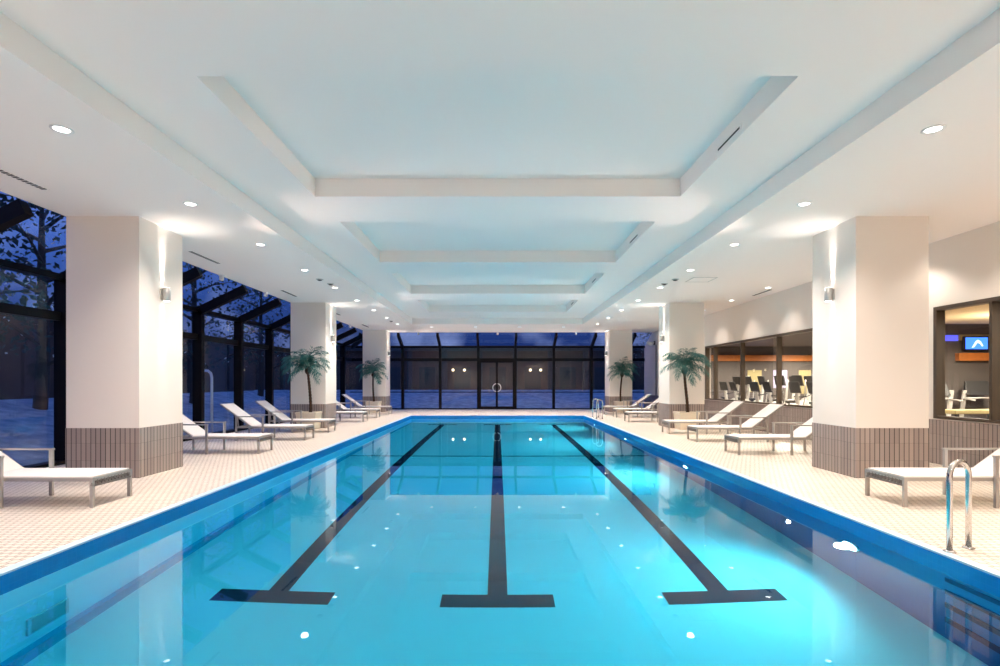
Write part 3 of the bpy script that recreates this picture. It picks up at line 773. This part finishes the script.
def make_treadmill():
    r = empty('treadmill')
    MB().box(-0.95, 0.85, -0.36, 0.36, 0.05, 0.20).build('deck', 'machine_black', r, bevel=0.02)
    mb = MB(); mb.box(-0.95, 0.85, -0.42, -0.32, 0.0, 0.23); mb.box(-0.95, 0.85, 0.32, 0.42, 0.0, 0.23); mb.box(-1.0, -0.6, -0.40, 0.40, 0.0, 0.32)
    mb.build('side_rails', 'machine_white', r, bevel=0.02)
    for s in (-1, 1): MB().bar((-0.75, s*0.38, 0.2), (-0.55, s*0.38, 1.25), 0.05, 0.10).build('upright', 'machine_white', r)
    mb = MB()
    for s in (-1, 1): mb.tube([(-0.62, s*0.38, 0.98), (-0.30, s*0.38, 0.98), (-0.08, s*0.38, 0.96)], 0.024, 8)
    mb.tube([(-0.5, -0.38, 1.02), (-0.5, 0.38, 1.02)], 0.024, 8)
    mb.build('handrail', 'machine_white', r, True)
    MB().hexa([(-0.66,-0.36,1.14),(-0.50,-0.36,1.10),(-0.50,0.36,1.10),(-0.66,0.36,1.14)], [(-0.74,-0.30,1.52),(-0.68,-0.30,1.54),(-0.68,0.30,1.54),(-0.74,0.30,1.52)]).build('console', 'machine_black', r, bevel=0.02)
    return r
bike, ell, trd = make_bike(), make_elliptical(), make_treadmill()
used = set()
def place(proto, x, y, rz, label, cat, group):
    o = proto if proto.name not in used else copy_tree(proto)
    used.add(proto.name)
    o.location = (x, y, 0); o.rotation_euler = (0, 0, rz); tag(o, label, cat, group)
nm = ['first', 'second', 'third', 'fourth', 'fifth', 'sixth', 'seventh', 'eighth']
nm = ['first', 'second', 'third', 'fourth', 'fifth', 'sixth', 'seventh', 'eighth', 'ninth', 'tenth', 'eleventh', 'twelfth']
for i, y in enumerate((14.3, 15.5, 16.7, 17.9, 19.1, 20.3, 21.5)):
    place(bike, 9.25+0.1*(i % 2), y, 0.15+0.25*(i % 2), 'white exercise bike in the gym row against the window, %s from the camera' % nm[i], 'exercise bike', 'exercise bikes behind the gym window')
for i, (x, y) in enumerate(((10.9, 17.0), (10.95, 18.3), (11.0, 19.6), (11.05, 20.9), (11.1, 22.2), (11.2, 23.5), (12.8, 20.6), (12.9, 21.9), (13.0, 23.2), (14.7, 22.6), (14.8, 24.0))):
    place(ell, x, y, 0.1+0.15*(i % 3), 'white elliptical trainer with black console deeper in the gym, %s of the rows' % nm[i], 'elliptical trainer', 'elliptical trainers in the gym')
place(trd, 12.75, 14.5, PI*0.5+2.9, 'treadmill with white rails seen through the near gym window, left one', 'treadmill', None)
place(trd, 14.4, 14.9, PI*0.5+2.9, 'treadmill with white rails seen through near gym window below television', 'treadmill', None)
b = empty('weight_bench', (11.95, 13.0, 0), 0.1); tag(b, 'low bench with yellow wooden top inside the near gym window', 'bench')
MB().box(-0.6, 0.9, -0.22, 0.22, 0.70, 0.80).build('bench_top', 'gymwarm', b, bevel=0.02)
for x in (-0.5, 0.8):
    for y in (-0.17, 0.17): MB().box(x-0.03, x+0.03, y-0.03, y+0.03, 0, 0.70).build('leg', 'machine_black', b)

# ------------------------------------------------------------------ outside
struct(MB().box(-60, 60, YF+0.05, 80, -0.2, -0.08).add([(-60,-20,-0.08),(XL-0.05,-20,-0.08),(XL-0.05,YF+0.05,-0.08),(-60,YF+0.05,-0.08)], [(0,1,2,3)]).build('ground', 'snow'), 'pale ground outside the glass', 'ground')
def bank(name, p, lab):  # added slopes, standing in for the pool's blue reflection low in the glass
    mb = MB(); mb.add(p, [(0,1,2,3),(4,7,6,5),(0,4,5,1),(1,5,6,2),(2,6,7,3),(3,7,4,0)])
    o = mb.build(name, 'bankm'); struct(o, lab, 'bank')
bank('bank_back', [(-20,29.6,-0.08),(16,29.6,-0.08),(16,36,0.95),(-20,36,0.95),(-20,29.6,-0.3),(16,29.6,-0.3),(16,36,-0.3),(-20,36,-0.3)], 'added pale bank outside the far glass wall, for its blue reflection')
bank('bank_left', [(-9.6,-6,-0.08),(-9.6,30,-0.08),(-14,30,1.0),(-14,-6,1.0),(-9.6,-6,-0.3),(-9.6,30,-0.3),(-14,30,-0.3),(-14,-6,-0.3)], 'added pale bank outside the left glass wall, for its blue reflection')
# buildings
def building(name, loc, W, H, label, lamps):
    r = empty(name, loc); tag(r, label, 'building')
    MB().box(-W/2, W/2, 0, 3, 0, H).build('wall', 'brownwall', r)
    n = int(W/2.6)
    for k in range(n):
        x = -W/2+(k+0.5)*W/n
        MB().box(x-0.18, x+0.18, -0.3, 0, 0, H-0.2).build('pier', 'darkstone', r)
    MB().box(-W/2-0.3, W/2+0.3, -0.6, 3, H-0.2, H+0.15).build('roof_edge', 'darkstone', r)
    for k in range(n-1):
        x = -W/2+(k+1)*W/n
        MB().box(x-T, x+T, -0.04, 0, 1.0, 2.6).build('window', 'machine_black', r)
building('pavilion', (0, 38, 0.0), 26, 4.0, 'low dark brown building outside beyond the far glass wall', None)
for i, x in enumerate((-3.25, -2.42, 2.40, 3.15)):  # small warm glowing globes set in front of the pavilion
    z = 1.5+12*37.4/512
    r = empty('outdoor_glow_globe', (x, 37.4, z)); tag(r, 'small warm glowing globe beyond the far glass, %s from left' % nm[i], 'outdoor lamp', 'warm glowing globes beyond the far glass')
    MB().lathe([(0.01,-0.09),(0.062,-0.07),(0.09,0),(0.062,0.07),(0.01,0.09)], n=18).build('globe', 'warmglobe', r, True)
    MB().box(-0.03, 0.03, 0.1, 0.32, -0.03, 0.03).build('bracket', 'machine_black', r)
b2 = empty('garden_wall', (-17, 12, 0)); tag(b2, 'long dark brown garden building beyond the left glass wall', 'building')
MB().box(-1, 0, -18, 50, 0, 3.9).build('wall', 'brownwall', b2); MB().box(-1.2, 0.3, -18.2, 50.2, 3.9, 4.1).build('roof_edge', 'darkstone', b2)
for k in range(16): MB().box(0, 0.25, -16+4*k, -15.6+4*k, 0, 3.9).build('pier', 'darkstone', b2)
# added hooked pipe, in place of a white reflection in the glass
r = empty('reflection_pipe', (-8.9, 15.95, -0.08)); tag(r, 'added white hooked pipe outside the left glass, for a reflection', 'pipe')
MB().tube([(0,0,0),(0,0,1.72),(-0.03,0,1.85),(-0.12,0,1.93),(-0.24,0,1.93)], 0.04, 12).build('pipe', 'whitepl', r, True)

# trees
def tree(x, y, h, R, label, seed, n=1500, frost=0.12):
    rnd = random.Random(seed)
    r = empty('garden_tree', (x, y, -0.1)); tag(r, label, 'tree', 'dark trees outside the glass')
    mb = MB(); mb.tube([(0,0,0),(0.1,0.05,h*0.3),(0,0.1,h*0.6),(0.1,0,h*0.9)], [0.18,0.15,0.10,0.03], 8)
    ends = []
    for k in range(16):
        a = k*2.4; z0 = h*(0.25+0.6*k/16); l = R*rnd.uniform(0.6, 1.0)
        p = Vector((0.05, 0.05, z0)); q = p+Vector((math.cos(a)*l*0.5, math.sin(a)*l*0.5, l*0.25)); e = p+Vector((math.cos(a)*l, math.sin(a)*l, l*0.4))
        mb.tube([p, q, e], [0.06, 0.035, 0.01], 5); ends += [p.lerp(q, 0.7), q, q.lerp(e, 0.5), e]
    mb.build('trunk', 'bark', r)
    for nme, mat, cnt in (('foliage', 'leaf', n), ('frosted_leaves', 'frost', int(n*frost))):
        mb = MB()
        for k in range(cnt):
            c = rnd.choice(ends) + Vector((rnd.gauss(0, 0.35), rnd.gauss(0, 0.35), rnd.gauss(0, 0.3)))
            s = rnd.uniform(0.05, 0.13) if mat == 'leaf' else rnd.uniform(0.03, 0.07)
            u = Vector((rnd.gauss(0,1), rnd.gauss(0,1), rnd.gauss(0,1))).normalized(); v = u.orthogonal().normalized()
            w_ = u.cross(v)*0.02
            o = len(mb.v)
            mb.v += [tuple(c-u*s), tuple(c+v*s*0.5), tuple(c+u*s), tuple(c-v*s*0.5), tuple(c+w_)]
            mb.f += [(o, o+1, o+4), (o+1, o+2, o+4), (o+2, o+3, o+4), (o+3, o, o+4), (o+3, o+2, o+1, o)]
        f = mb.build(nme, mat, r, fix=False)
for i, (x, y, h, R, lab) in enumerate([(-12.0, 9.6, 7.5, 2.6, 'dark leafy tree outside glass at the left photo edge'),
        (-13.0, 14.5, 8.0, 2.8, 'dark leafy tree outside between near and middle left columns'),
        (-12.5, 21.0, 8.0, 2.6, 'dark leafy tree outside farther along the left glass wall'),
        (-13.0, 28.0, 8.0, 2.6, 'dark leafy tree outside the far left corner of glass'),
        (11.0, 34.0, 7.5, 2.6, 'dark leafy tree outside right end of the far glass wall')]):
    tree(x, y, h, R, lab, 20+i, n=(2600 if i in (0, 4) else 900), frost=(0.25 if i == 0 else 0.12))

# ------------------------------------------------------------------ world (deep dusk sky)
wd = bpy.data.worlds.new('dusk'); sc.world = wd; wd.use_nodes = True
nt = wd.node_tree; nt.nodes.clear()
out = nt.nodes.new('ShaderNodeOutputWorld'); bg = nt.nodes.new('ShaderNodeBackground')
tc = nt.nodes.new('ShaderNodeTexCoord'); sp = nt.nodes.new('ShaderNodeSeparateXYZ')
nt.links.new(tc.outputs['Generated'], sp.inputs[0])
rp = nt.nodes.new('ShaderNodeValToRGB'); rp.color_ramp.elements[0].position = 0.07; rp.color_ramp.elements[0].color = (0.007, 0.018, 0.085, 1)
rp.color_ramp.elements[1].position = 0.35; rp.color_ramp.elements[1].color = (0.05, 0.125, 0.46, 1)
nt.links.new(sp.outputs[2], rp.inputs[0])
ns = nt.nodes.new('ShaderNodeTexNoise'); ns.inputs['Scale'].default_value = 7; ns.inputs['Detail'].default_value = 6
nt.links.new(tc.outputs['Generated'], ns.inputs['Vector'])
r2 = nt.nodes.new('ShaderNodeValToRGB'); r2.color_ramp.elements[0].position = 0.5; r2.color_ramp.elements[0].color = (0,0,0,1); r2.color_ramp.elements[1].position = 0.75; r2.color_ramp.elements[1].color = (1,1,1,1)
nt.links.new(ns.outputs['Fac'], r2.inputs[0])
mx = nt.nodes.new('ShaderNodeMix'); mx.data_type = 'RGBA'; nt.links.new(r2.outputs[0], mx.inputs['Factor'])
nt.links.new(rp.outputs[0], mx.inputs['A']); mx.inputs['B'].default_value = (0.16, 0.21, 0.40, 1)
nt.links.new(mx.outputs['Result'], bg.inputs[0]); bg.inputs[1].default_value = 1.5
nt.links.new(bg.outputs[0], out.inputs[0])

# ------------------------------------------------------------------ camera + view
cd = bpy.data.cameras.new('camera'); cam = bpy.data.objects.new('camera', cd); col.objects.link(cam)
cam.location = (0, 0, 1.5); cam.rotation_euler = (PI/2, 0, 0)
cd.sensor_width = 36; cd.lens = 512/1000*36; cd.shift_y = 0.049; cd.shift_x = 0.0025; cd.clip_end = 300
sc.camera = cam
sc.view_settings.view_transform = 'Standard'; sc.view_settings.look = 'None'
sc.view_settings.gamma = 1.0; sc.view_settings.use_curve_mapping = False
sc.view_settings.exposure = 0.38
